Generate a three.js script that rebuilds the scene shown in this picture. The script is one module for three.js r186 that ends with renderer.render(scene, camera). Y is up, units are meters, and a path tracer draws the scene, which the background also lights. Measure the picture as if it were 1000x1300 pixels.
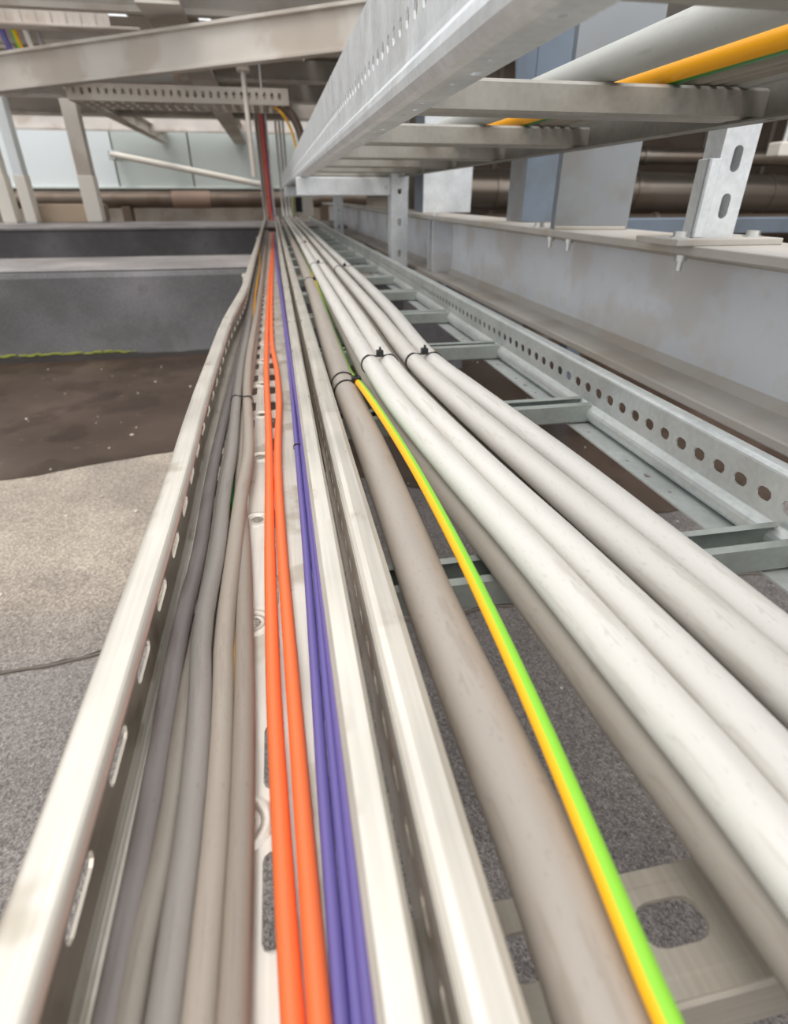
import * as THREE from 'three';
import { mergeGeometries } from 'three/addons/utils/BufferGeometryUtils.js';
import { RoundedBoxGeometry } from 'three/addons/geometries/RoundedBoxGeometry.js';

// ---------------------------------------------------------------- camera, sky, exposure
const scene = new THREE.Scene();
const EYE = 0.6;
const camera = new THREE.PerspectiveCamera(2 * Math.atan(650 / 700) * 180 / Math.PI, 1000 / 1300, 0.01, 60);
camera.position.set(0, EYE, 0);
{
  const pitch = Math.atan2(400, 700), yaw = Math.atan2(155, Math.hypot(400, 700));
  camera.lookAt(Math.sin(yaw) * Math.cos(pitch), EYE - Math.sin(pitch), -Math.cos(yaw) * Math.cos(pitch));
}
camera.focus = 0.42;
camera.userData.fStop = 8;
const renderer = new THREE.WebGLRenderer({ antialias: true });
renderer.toneMapping = THREE.LinearToneMapping;
renderer.toneMappingExposure = 1.2;
renderer.shadowMap.enabled = true;
renderer.shadowMap.type = THREE.PCFSoftShadowMap;
{ // overcast sky, the same all the way round
  const w = 64, h = 32, d = new Float32Array(w * h * 4);
  for (let j = 0; j < h; j++) for (let i = 0; i < w; i++) {
    const el = ((j + 0.5) / h - 0.5) * Math.PI, s = Math.max(0, Math.sin(el)), L = (1 + 0.5 * s) / 1.5 * 1.4, k = (j * w + i) * 4;
    d[k] = L * 0.99; d[k + 1] = L * 1.0; d[k + 2] = L * 1.015; d[k + 3] = 1;
  }
  const t = new THREE.DataTexture(d, w, h, THREE.RGBAFormat, THREE.FloatType);
  t.mapping = THREE.EquirectangularReflectionMapping; t.magFilter = t.minFilter = THREE.LinearFilter; t.needsUpdate = true;
  scene.background = t; scene.environment = t;
}
{ // the sun behind thin cloud, high over the open side
  const sun = new THREE.DirectionalLight(0xfff4e6, 0.9);
  sun.position.set(-1.6, 5, 1.6); sun.target.position.set(0, 0.3, -0.8);
  sun.castShadow = true; sun.shadow.radius = 45; sun.shadow.mapSize.set(2048, 2048);
  Object.assign(sun.shadow.camera, { left: -4, right: 4, top: 5, bottom: -7, near: 0.1, far: 16 });
  scene.add(sun, sun.target);
}

// ---------------------------------------------------------------- helpers
let seed = 12345;
const rnd = () => { seed = (seed * 1664525 + 1013904223) >>> 0; return seed / 4294967296; };
const V = (x, y, z) => new THREE.Vector3(x, y, z);
function hash(x, y, s) { let h = (x * 374761393 + y * 668265263 + s * 1442695041) | 0; h = Math.imul(h ^ (h >>> 13), 1274126177); return ((h ^ (h >>> 16)) >>> 0) / 4294967296; }
function noise(x, y, per, s = 0) { // tileable value noise
  const xi = Math.floor(x), yi = Math.floor(y), f = (t) => t * t * (3 - 2 * t), fx = f(x - xi), fy = f(y - yi), m = (a) => ((a % per) + per) % per;
  const a = hash(m(xi), m(yi), s), b = hash(m(xi + 1), m(yi), s), c = hash(m(xi), m(yi + 1), s), d = hash(m(xi + 1), m(yi + 1), s);
  return a + (b - a) * fx + (c - a) * fy + (a - b - c + d) * fx * fy;
}
const fbm = (u, v, per, oct, s = 0) => { let r = 0, w = 0.5, p = per; for (let o = 0; o < oct; o++) { r += w * noise(u * p, v * p, p, s + o * 7); p *= 2; w *= 0.5; } return r / (1 - Math.pow(0.5, oct)); };
function tex(w, h, fn, metres, srgb = true) {
  const d = new Uint8Array(w * h * 4);
  for (let j = 0; j < h; j++) for (let i = 0; i < w; i++) {
    const c = fn((i + 0.5) / w, (j + 0.5) / h, i, j), k = (j * w + i) * 4;
    for (let q = 0; q < 3; q++) d[k + q] = Math.max(0, Math.min(255, (c.length ? c[q] : c) * 255));
    d[k + 3] = 255;
  }
  const t = new THREE.DataTexture(d, w, h); t.wrapS = t.wrapT = THREE.RepeatWrapping; t.magFilter = THREE.LinearFilter; t.minFilter = THREE.LinearMipmapLinearFilter; t.generateMipmaps = true;
  if (srgb) t.colorSpace = THREE.SRGBColorSpace;
  t.repeat.set(1 / metres[0], 1 / metres[1]); t.needsUpdate = true; return t;
}
const mixc = (a, b, t) => a.map((v, i) => v + (b[i] - v) * t);
const step = (a, b, x) => { const t = Math.max(0, Math.min(1, (x - a) / (b - a))); return t * t * (3 - 2 * t); };

function triUV(g) { // uv in metres, by the way each face points
  g = g.index ? g.toNonIndexed() : g;
  const p = g.attributes.position, uv = new Float32Array(p.count * 2), a = V(), b = V(), c = V();
  for (let i = 0; i < p.count; i += 3) {
    a.fromBufferAttribute(p, i); b.fromBufferAttribute(p, i + 1).sub(a); c.fromBufferAttribute(p, i + 2).sub(a); b.cross(c);
    const ax = Math.abs(b.x), ay = Math.abs(b.y), az = Math.abs(b.z);
    for (let k = 0; k < 3; k++) {
      const x = p.getX(i + k), y = p.getY(i + k), z = p.getZ(i + k), o = (i + k) * 2;
      if (ay >= ax && ay >= az) { uv[o] = z; uv[o + 1] = x; } else if (ax >= az) { uv[o] = z; uv[o + 1] = y; } else { uv[o] = x; uv[o + 1] = y; }
    }
  }
  g.setAttribute('uv', new THREE.BufferAttribute(uv, 2));
  for (const n of Object.keys(g.attributes)) if (!['position', 'normal', 'uv'].includes(n)) g.deleteAttribute(n);
  return g;
}
const merge = (list) => mergeGeometries(list.map((g) => triUV(g)));
const used = new Map();
const numbered = (n) => { const k = used.get(n) ?? 0; used.set(n, k + 1); return k ? n + '_' + String(k).padStart(3, '0') : n; };
function tag(o, label, category, group, kind) {
  o.userData.label = label; if (category) o.userData.category = category; if (group) o.userData.group = group; if (kind) o.userData.kind = kind; return o;
}
function mesh(name, g, m, parent) {
  const o = new THREE.Mesh(Array.isArray(g) ? merge(g) : g, m); o.name = parent ? name : numbered(name); o.castShadow = o.receiveShadow = true; (parent ?? scene).add(o); return o;
}
function group(name, label, category, grp, kind) { const o = new THREE.Group(); o.name = numbered(name); scene.add(o); return tag(o, label, category, grp, kind); }
function rebase(o) { // puts a group's origin at the foot of its thing
  const b = new THREE.Box3().setFromObject(o), c = b.getCenter(V()); c.y = b.min.y; o.position.copy(c); for (const k of o.children) k.position.sub(c); return o;
}
const box = (x0, x1, y0, y1, z0, z1) => new THREE.BoxGeometry(x1 - x0, y1 - y0, z1 - z0).translate((x0 + x1) / 2, (y0 + y1) / 2, (z0 + z1) / 2);
const rbox = (x0, x1, y0, y1, z0, z1, r = 0.002) => new RoundedBoxGeometry(Math.abs(x1 - x0), Math.abs(y1 - y0), Math.abs(z1 - z0), 2, r).translate((x0 + x1) / 2, (y0 + y1) / 2, (z0 + z1) / 2);
const poly = (pts) => new THREE.Shape(pts.map(([x, y]) => new THREE.Vector2(x, y)));
// profile in x, y swept along z from z1 (far, negative) to z0
const sweepZ = (pts, z0, z1) => new THREE.ExtrudeGeometry(poly(pts), { depth: z0 - z1, bevelEnabled: false, curveSegments: 6 }).translate(0, 0, z1);
// profile in z, y swept along x
function sweepX(pts, x0, x1) { return new THREE.ExtrudeGeometry(poly(pts.map(([z, y]) => [-z, y])), { depth: x1 - x0, bevelEnabled: false }).rotateY(Math.PI / 2).translate(x0, 0, 0); }
// an open line in a cross-section given thickness: a folded sheet
function sheet(pts, t) {
  const n = pts.length, L = [], R = [];
  for (let i = 0; i < n; i++) {
    const a = pts[Math.max(0, i - 1)], b = pts[Math.min(n - 1, i + 1)], dx = b[0] - a[0], dy = b[1] - a[1], l = Math.hypot(dx, dy) || 1, nx = -dy / l * t / 2, ny = dx / l * t / 2;
    L.push([pts[i][0] + nx, pts[i][1] + ny]); R.push([pts[i][0] - nx, pts[i][1] - ny]);
  }
  return [...L, ...R.reverse()];
}
const arc = (cx, cy, r, a0, a1, n) => Array.from({ length: n + 1 }, (_, i) => { const a = (a0 + (a1 - a0) * i / n) * Math.PI / 180; return [cx + r * Math.cos(a), cy + r * Math.sin(a)]; });
function slotHole(cx, cy, l, w, n = 4) { // long way along the first axis
  const p = new THREE.Path(), r = Math.min(w / 2, l / 2), h = l / 2 - r, pts = [];
  for (let i = 0; i <= n; i++) { const a = Math.PI / 2 + Math.PI * i / n; pts.push(new THREE.Vector2(cx - h + r * Math.cos(a), cy + r * Math.sin(a))); }
  for (let i = 0; i <= n; i++) { const a = -Math.PI / 2 + Math.PI * i / n; pts.push(new THREE.Vector2(cx + h + r * Math.cos(a), cy + r * Math.sin(a))); }
  p.setFromPoints(pts); return p;
}
// an upright perforated strip (z along, y up) at x, pieces of one pitch joined
function strip(x, y0, y1, z0, z1, pitch, t, holes, phase = 0) {
  const out = [];
  for (let z = z0; z > z1 + 1e-6; z -= pitch) {
    const s = poly([[-pitch / 2, y0], [pitch / 2, y0], [pitch / 2, y1], [-pitch / 2, y1]]);
    for (const h of holes) s.holes.push(slotHole(h[0], h[1], h[2], h[3], h[4] ?? 4));
    out.push(new THREE.ExtrudeGeometry(s, { depth: t, bevelEnabled: false }).rotateY(Math.PI / 2).translate(x - t / 2, 0, z - pitch / 2 + phase));
  }
  return out;
}
// a flat perforated strip (z along, x across) with its top at y
function flat(y, x0, x1, z0, z1, pitch, t, holes, phase = 0) {
  const out = [];
  for (let z = z0; z > z1 + 1e-6; z -= pitch) {
    const s = poly([[-pitch / 2, x0], [pitch / 2, x0], [pitch / 2, x1], [-pitch / 2, x1]]);
    for (const h of holes) s.holes.push(slotHole(h[0], h[1], h[2], h[3], h[4] ?? 5));
    const g = new THREE.ExtrudeGeometry(s, { depth: t, bevelEnabled: false });
    g.applyMatrix4(new THREE.Matrix4().set(0, 1, 0, 0, 0, 0, 1, y - t, 1, 0, 0, z - pitch / 2 + phase, 0, 0, 0, 1));
    out.push(g);
  }
  return out;
}
function tube(pts, r, n = 18, seg) {
  const c = new THREE.CatmullRomCurve3(pts.map((p) => p.isVector3 ? p : V(...p)), false, 'centripetal'), L = c.getLength(), k = seg ?? Math.max(8, Math.min(260, Math.round(L / 0.022)));
  const g = new THREE.TubeGeometry(c, k, r, n, false), uv = g.attributes.uv;
  for (let i = 0; i < uv.count; i++) uv.setX(i, uv.getX(i) * L);
  return g;
}
const cyl = (a, b, r, n = 16) => { const A = V(...a), B = V(...b), d = B.clone().sub(A), l = d.length(), g = new THREE.CylinderGeometry(r, r, l, n); g.applyQuaternion(new THREE.Quaternion().setFromUnitVectors(V(0, 1, 0), d.normalize())); return g.translate(...A.add(B).multiplyScalar(0.5).toArray()); };
const hexBolt = (x, y, z, r = 0.008, h = 0.006) => [new THREE.CylinderGeometry(r, r, h, 6).translate(x, y + h / 2 + 0.0015, z), new THREE.CylinderGeometry(r * 1.35, r * 1.35, 0.0016, 16).translate(x, y + 0.0008, z)];

// ---------------------------------------------------------------- materials
const spangle = tex(512, 512, (u, v) => { const a = fbm(u, v, 6, 5, 1), b = noise(u * 60, v * 60, 60, 3); const g = 0.94 + 0.13 * (a - 0.5) + 0.05 * (b - 0.5); return [g, g, g * 1.0]; }, [0.22, 0.22]);
const spangleRough = tex(512, 512, (u, v) => { const a = fbm(u, v, 8, 5, 11); return 0.75 + 0.5 * (a - 0.5); }, [0.2, 0.2], false);
const brushed = tex(512, 512, (u, v) => { const a = fbm(u, v, 5, 5, 21), s = noise(u * 6, v * 220, 440, 22), d = step(0.62, 0.78, fbm(u, v, 9, 4, 23)); const g = 0.9 + 0.12 * (a - 0.5) + 0.06 * (s - 0.5); return mixc([g, g * 0.985, g * 0.96], [0.66, 0.61, 0.54], d * 0.45); }, [0.3, 0.3]);
const dirty = tex(1024, 1024, (u, v) => { const a = fbm(u, v, 4, 6, 31), b = step(0.52, 0.72, fbm(u, v, 7, 5, 33)), c = step(0.6, 0.7, fbm(u, v, 24, 3, 35)); let q = [0.91 + 0.16 * (a - 0.5), 0.92 + 0.16 * (a - 0.5), 0.935 + 0.16 * (a - 0.5)]; q = mixc(q, [0.8, 0.76, 0.71], b * 0.4); return mixc(q, [0.88, 0.87, 0.85], c * 0.35); }, [0.7, 0.7]);
const sheath = tex(512, 128, (u, v) => { const a = fbm(u, v, 8, 5, 41), d = step(0.66, 0.75, fbm(u, v, 16, 4, 43)), k = step(0.86, 0.92, noise(u * 200, v * 60, 1000, 45)); let g = 0.95 + 0.09 * (a - 0.5); let q = [g, g, g]; q = mixc(q, [0.72, 0.69, 0.65], d * 0.2); return mixc(q, [0.45, 0.42, 0.38], k * 0.1); }, [0.6, 1]);
const granule = tex(1024, 1024, (u, v, i, j) => { const c = hash(i >> 1, j >> 1, 51), f = noise(u * 512, v * 512, 512, 52), f2 = noise(u * 256, v * 256, 256, 55), a = fbm(u, v, 6, 5, 53); let g = 0.78 + 0.26 * (f - 0.5) + 0.2 * (f2 - 0.5) + 0.2 * (a - 0.5) + 0.07 * (c - 0.5); if (noise(u * 300, v * 300, 300, 56) > 0.93) g += 0.2; return [g, g * 0.985, g * 0.97]; }, [0.8, 0.8]);
const granuleBump = tex(1024, 1024, (u, v) => 0.55 * noise(u * 512, v * 512, 512, 52) + 0.45 * noise(u * 256, v * 256, 256, 55), [0.8, 0.8], false);
const concrete = tex(1024, 1024, (u, v) => { const a = fbm(u, v, 4, 7, 61), b = step(0.58, 0.7, fbm(u, v, 10, 5, 62)), c = noise(u * 300, v * 300, 300, 64); let g = 0.78 + 0.42 * (a - 0.5) + 0.1 * (c - 0.5); return mixc([g, g * 0.99, g * 1.01], [0.62, 0.6, 0.6], b * 0.22); }, [1.1, 1.1]);
const rustDirt = tex(512, 512, (u, v) => { const a = fbm(u, v, 4, 6, 71), b = step(0.5, 0.68, fbm(u, v, 6, 5, 73)); const g = 0.9 + 0.22 * (a - 0.5); return mixc([g, g * 0.985, g * 0.965], [0.68, 0.6, 0.53], b * 0.3); }, [1.2, 1.2]);
const mud = tex(1024, 1024, (u, v) => { const a = fbm(u, v, 5, 7, 81), b = step(0.5, 0.62, fbm(u, v, 8, 5, 83)), c = step(0.9, 0.95, noise(u * 90, v * 90, 90, 85)); let q = mixc([0.60, 0.55, 0.51], [0.50, 0.45, 0.415], b * 0.8); q = q.map((x) => x + 0.3 * (a - 0.5)); return mixc(q, [0.8, 0.74, 0.68], c * 0.6); }, [1.0, 1.0]);
// around a cable: half yellow, half green
const earth = tex(16, 128, (u, v) => { const e = step(0.27, 0.3, v) * (1 - step(0.73, 0.76, v)); return mixc([1.0, 0.74, 0.03], [0.56, 0.83, 0.22], e); }, [1, 1]);
const earthDark = tex(16, 128, (u, v) => { const e = step(0.02, 0.04, v) * (1 - step(0.36, 0.38, v)); return mixc([1.0, 0.7, 0.02], [0.12, 0.5, 0.14], e); }, [1, 1]);

const std = (color, o = {}) => new THREE.MeshStandardMaterial({ color, roughness: 0.6, ...o });
const M = {
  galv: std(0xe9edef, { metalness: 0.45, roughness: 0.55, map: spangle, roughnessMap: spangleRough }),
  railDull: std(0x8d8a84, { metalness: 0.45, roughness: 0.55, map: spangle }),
  galvLow: std(0xd2d7d6, { metalness: 0.45, roughness: 0.5, map: spangle, roughnessMap: spangleRough }),
  rung: std(0xaab0ac, { metalness: 0.5, roughness: 0.5, map: spangle }),
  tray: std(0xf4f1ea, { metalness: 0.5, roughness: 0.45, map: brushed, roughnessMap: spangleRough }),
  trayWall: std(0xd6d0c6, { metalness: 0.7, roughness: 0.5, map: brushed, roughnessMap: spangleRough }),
  beam: std(0xf1f2f4, { metalness: 0.1, roughness: 0.55, map: dirty }),
  beamTop: std(0xd6cfc5, { metalness: 0.15, roughness: 0.7, map: dirty }),
  channel: std(0xeae6de, { metalness: 0.35, roughness: 0.5, map: brushed, roughnessMap: spangleRough }),
  plate: std(0xa9abac, { metalness: 0.7, roughness: 0.5, map: dirty }),
  plateBlue: std(0x8f9aa6, { metalness: 0.7, roughness: 0.45, map: dirty }),
  roofSteel: std(0xdcd9d4, { metalness: 0.2, roughness: 0.6, map: rustDirt }),
  deck: std(0xefecea, { metalness: 0.2, roughness: 0.6, map: rustDirt }),
  bolt: std(0xd9d9d6, { metalness: 0.8, roughness: 0.35 }),
  white: std(0xe1ded8, { roughness: 0.42, map: sheath }),
  white2: std(0xdbd7d0, { roughness: 0.45, map: sheath }),
  under: std(0xaaa298, { roughness: 0.55, map: sheath }),
  taupe: std(0xb0a79d, { roughness: 0.5, map: sheath }),
  grey1: std(0xa39a97, { roughness: 0.5, map: sheath }),
  grey2: std(0xb3a99d, { roughness: 0.5, map: sheath }),
  grey3: std(0xa6a09a, { roughness: 0.5, map: sheath }),
  grey4: std(0xb5aa9e, { roughness: 0.5, map: sheath }),
  grey5: std(0xa3978b, { roughness: 0.5, map: sheath }),
  orange: std(0xff7c45, { roughness: 0.42 }),
  red: std(0xe8604a, { roughness: 0.45 }),
  purple: std(0x7268ad, { roughness: 0.42 }),
  earth: std(0xffffff, { roughness: 0.4, map: earth }),
  earthDark: std(0xffffff, { roughness: 0.4, map: earthDark }),
  upGrey: std(0xc3c4bf, { roughness: 0.5, map: sheath }),
  tie: std(0x17161a, { roughness: 0.35 }),
  tieWhite: std(0xe8e6e0, { roughness: 0.4 }),
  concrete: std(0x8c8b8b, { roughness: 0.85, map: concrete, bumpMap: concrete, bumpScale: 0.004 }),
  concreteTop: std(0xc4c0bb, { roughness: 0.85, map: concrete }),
  felt: std(0xffffff, { roughness: 0.92, map: granule, bumpMap: granuleBump, bumpScale: 0.0016, vertexColors: true }),
  feltFar: std(0x8d8379, { roughness: 0.92, map: granule }),
  wet: std(0x8e837b, { roughness: 0.35, map: mud, bumpMap: mud, bumpScale: 0.002 }),
  moss: std(0x878d3c, { roughness: 0.95 }),
  wallSheet: std(0x9b958e, { roughness: 0.85, map: rustDirt }),
  pipe: std(0xb3aba3, { metalness: 0.75, roughness: 0.32, map: rustDirt }),
  pipeDark: std(0x7a6d63, { metalness: 0.4, roughness: 0.45, map: rustDirt }),
  sheetPanel: std(0xc3cac6, { metalness: 0.5, roughness: 0.3 }),
  sheetPale: std(0xdfe5e6, { metalness: 0.3, roughness: 0.35 }),
  cream: std(0xe9e4da, { roughness: 0.55 }),
};

// ---------------------------------------------------------------- ground
const floor = group('floor', 'grey mineral felt flat roof under the cable trays', 'ground', null, 'structure');
{
  mesh('roof_slab', [box(-9, 7, -0.2, -0.004, -11.5, 3)], M.feltFar, floor);
  const sheetGrid = (name, x0, x1, z0, z1, nx, nz, edge, lift) => { // one roll of felt, its near edge wavy
    const g = new THREE.PlaneGeometry(1, 1, nx, nz), p = g.attributes.position, col = new Float32Array(p.count * 3), uv = g.attributes.uv;
    for (let i = 0; i < p.count; i++) {
      const a = p.getX(i) + 0.5, b = p.getY(i) + 0.5, x = x0 + (x1 - x0) * a, zn = z0 + edge(x), z = zn + (z1 - zn) * b;
      p.setXYZ(i, x, lift + 0.0015 * noise(x * 9 + 40, z * 9 + 40, 999, 91), z); uv.setXY(i, x, z);
      const n1 = fbm(x / 3 + 2, z / 3 + 4, 6, 5, 92), beige = step(-0.62, -0.95, z + 0.25 * (n1 - 0.5)) * step(0.25, -0.25, x + 0.3 * (n1 - 0.5)), st = step(0.55, 0.7, fbm(x / 2 + 7, z / 2 + 3, 9, 4, 94));
      let c = mixc([0.36, 0.335, 0.325], [0.66, 0.585, 0.5], beige); c = mixc(c, [0.26, 0.24, 0.235], st * 0.35);
      col.set(c, i * 3);
    }
    g.setAttribute('color', new THREE.BufferAttribute(col, 3)); g.computeVertexNormals();
    return mesh(name, g, M.felt, floor);
  };
  const seam = (x) => 0.012 * Math.sin(x * 9) + 0.02 * (noise(x * 14 + 50, 3, 999, 95) - 0.5) + 0.006 * (noise(x * 60 + 50, 3, 999, 96) - 0.5);
  sheetGrid('felt_sheet', -3, 1.6, 1.2, -0.72, 120, 60, () => 0, 0.0);
  sheetGrid('felt_sheet', -3, 1.6, -0.685, -2.6, 220, 110, seam, 0.005);
  // the turned-down rim of the overlapping roll
  const pts = []; for (let x = -3; x <= 1.6; x += 0.03) pts.push(V(x, 0.0025, -0.685 + seam(x) + 0.001));
  mesh('felt_edge', tube(pts, 0.003, 6, 300), std(0x8c847c, { roughness: 0.95, map: granule }), floor);
}
{ // wet silt in front of the kerb
  const s = new THREE.Shape(); const pts = [];
  for (let x = -3; x <= 1.5; x += 0.02) {
    const base = x < -0.25 ? -1.44 : x < 0.5 ? -1.44 + (x + 0.25) / 0.75 * 0.5 : -0.94;
    pts.push([x, -(base - 0.10 * Math.sin(x * 3.4 + 1.2) * (x < 0 ? 1 : 0.4) + 0.09 * (fbm(x / 2 + 3, 0.3, 8, 4, 97) - 0.5))]);
  }
  const q = [...pts, [1.5, 2.53], [-3, 2.53]];
  const g = new THREE.ExtrudeGeometry(poly(q), { depth: 0.0015, bevelEnabled: false }).rotateX(-Math.PI / 2).translate(0, 0.0065, 0);
  tag(mesh('wet_silt', [g], M.wet), 'brown wet silt puddle on the roof in front of the concrete kerb', 'puddle', null, 'stuff');
}
{ // scattered pale grit
  const gs = [];
  for (let i = 0; i < 170; i++) { const x = -1.6 + 2.4 * rnd(), z = -0.3 - 2.1 * rnd(), r = 0.002 + 0.007 * rnd() * rnd(); gs.push(new THREE.IcosahedronGeometry(r, 0).scale(1, 0.5, 0.8).rotateY(rnd() * 6).translate(x, 0.008, z)); }
  tag(mesh('grit', gs, std(0xcfc6ba, { roughness: 0.9 })), 'pale grit crumbs scattered over the roof felt', 'grit', null, 'stuff');
}
// ---------------------------------------------------------------- kerbs
{
  const k = group('concrete_kerb', 'grey concrete kerb crossing under the trays behind the wet silt', 'kerb', null, 'structure');
  const prof = [[-2.52, 0], [-2.52, 0.325], [-2.535, 0.342], [-2.56, 0.345], [-3.08, 0.345], [-3.1, 0.33], [-3.1, 0]];
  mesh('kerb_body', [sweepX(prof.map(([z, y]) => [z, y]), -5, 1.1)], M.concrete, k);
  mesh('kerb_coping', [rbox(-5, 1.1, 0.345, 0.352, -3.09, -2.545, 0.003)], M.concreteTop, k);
  const kp = [[-5, 0]]; for (let x = -5; x <= 1.1; x += 0.03) kp.push([x, 0.03 + 0.02 * (fbm(x / 2 + 5, 0.7, 9, 4, 98) - 0.5)]); kp.push([1.1, 0]);
  mesh('bitumen_skirt', [new THREE.ExtrudeGeometry(poly(kp), { depth: 0.008, bevelEnabled: false }).translate(0, 0, -2.52)], std(0x55504c, { roughness: 0.8, map: concrete }), k);
  const f = []; for (let i = 0; i < 46; i++) { const x = -1.25 + 0.62 * i / 46 + 0.02 * rnd(); f.push(new THREE.IcosahedronGeometry(0.006 + 0.009 * rnd(), 0).scale(1.6, 0.35, 0.4).translate(x, 0.034 + 0.008 * rnd(), -2.514)); }
  tag(mesh('moss', f, M.moss), 'strip of yellow green moss along the foot of the kerb', 'moss', null, 'stuff');
  const k2 = group('concrete_kerb', 'dark far concrete plinth beyond the grey kerb', 'kerb', null, 'structure');
  mesh('kerb_body', [box(-6, 0.6, 0, 0.385, -6.1, -5)], M.concrete, k2);
  mesh('kerb_coping', [rbox(-6, 0.6, 0.385, 0.4, -6.12, -4.98, 0.005)], M.concreteTop, k2);
}

// ---------------------------------------------------------------- perforated cable tray
const FLOOR_Y = 0.363, RIM_Y = 0.425, END = -6.3;
const wig = (z) => { // the outer side of the tray is a little bowed
  const k = [[0.4, 0.001], [-0.1, 0.001], [-0.33, 0.0004], [-0.6, -0.0046], [-0.92, -0.0055], [-1.42, 0.008], [-2.2, 0.006], [-9, 0.006]];
  for (let i = 1; i < k.length; i++) if (z >= k[i][0]) { const t = (z - k[i][0]) / (k[i - 1][0] - k[i][0]), s = t * t * (3 - 2 * t); return k[i][1] + (k[i - 1][1] - k[i][1]) * s; }
  return 0;
};
function bend(g) { const p = g.attributes.position; for (let i = 0; i < p.count; i++) p.setX(i, p.getX(i) + wig(p.getZ(i))); return g; }
const trayRoot = group('cable_tray', 'narrow perforated steel cable tray carrying grey orange and purple cables', 'cable tray');
{
  const holes = [[0, -0.0375, 0.0105, 0.0105, 6]];
  for (const dz of [-0.0325, 0.0325]) for (const dx of [-0.0125, 0.0125, -0.042, 0.042]) holes.push([dz, -0.0375 + dx, 0.037, 0.0085]);
  const P = 0.1325, z0 = -0.151 + P / 2 + 4 * P;
  const fl = flat(FLOOR_Y, -0.0915, 0.0125, z0, END + 0.2, P, 0.0015, holes);
  mesh('floor_plate', merge(fl), M.tray, trayRoot);
  // pressed collars round the centre holes
  const ring = new THREE.LatheGeometry([[0.0072, 0], [0.0085, 0.0012], [0.0115, 0.0014], [0.0135, 0]].map(([a, b]) => new THREE.Vector2(a, b)), 20);
  for (let i = -1; i < 12; i++) { const o = mesh('pressed_collar', ring, M.tray, trayRoot); o.position.set(-0.0375, FLOOR_Y, -0.151 - i * P); }
  // outer side, slotted, with a rolled rim
  const wall = bend(merge([...strip(-0.0915, FLOOR_Y - 0.0015, RIM_Y - 0.003, 0.405, END, 0.058, 0.0015, [[0, 0.385, 0.031, 0.0078]], 0.0245)]));
  mesh('side_wall', wall, M.trayWall, trayRoot);
  const rollPts = sheet([[-0.0790, RIM_Y - 0.0055], ...arc(-0.0830, RIM_Y - 0.0045, 0.004, 0, 80, 5), ...arc(-0.0900, RIM_Y - 0.0060, 0.0055, 95, 180, 6), [-0.0955, RIM_Y - 0.013]], 0.0016);
  const seg = []; for (let z = 0.4; z > END; z -= 0.1) seg.push(sweepZ(rollPts, z, Math.max(END, z - 0.1)));
  mesh('rolled_rim', bend(merge(seg)), M.tray, trayRoot);
  // inner fillet along the foot of the side
  const fil = []; for (let z = 0.4; z > END; z -= 0.1) fil.push(sweepZ([[-0.0915, FLOOR_Y + 0.009], ...arc(-0.0835, FLOOR_Y + 0.009, 0.008, 180, 262, 6), [-0.0846, FLOOR_Y], [-0.0915, FLOOR_Y]], z, Math.max(END, z - 0.1)));
  mesh('foot_fold', bend(merge(fil)), M.tray, trayRoot);
  // side towards the ladder
  mesh('side_wall', merge(strip(0.0125, FLOOR_Y - 0.0015, RIM_Y - 0.003, 0.405, END, 0.058, 0.0015, [[0, 0.391, 0.03, 0.0075]], -0.0045)), M.trayWall, trayRoot);
  mesh('rolled_rim', merge([sweepZ(sheet([[0.0072, RIM_Y - 0.008], [0.0072, RIM_Y - 0.003], [0.0087, RIM_Y - 0.0008], [0.0172, RIM_Y - 0.0008], [0.0187, RIM_Y - 0.003], [0.0187, RIM_Y - 0.009]], 0.0015), 0.4, END)]), M.tray, trayRoot);
  rebase(trayRoot);
}
{ // the tray turns up the far wall
  const o = group('cable_tray', 'far upright cable tray with red cables standing before the pale panels', 'cable tray');
  mesh('floor_plate', [box(-0.09, 0.013, 0.43, 1.45, END - 0.06, END - 0.058)], M.tray, o);
  for (const x of [-0.095, 0.0125]) mesh('side_wall', [rbox(x, x + 0.008, 0.36, 1.45, END - 0.06, END, 0.002)], M.tray, o);
  mesh('elbow', [sweepX([[END, 0.36], ...arc(END, 0.42, 0.06, -90, -180, 8).map(([z, y]) => [z, y]), ...arc(END, 0.42, 0.058, -180, -90, 8).map(([z, y]) => [z, y])], -0.09, 0.013)], M.tray, o);
  rebase(o);
}

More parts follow.
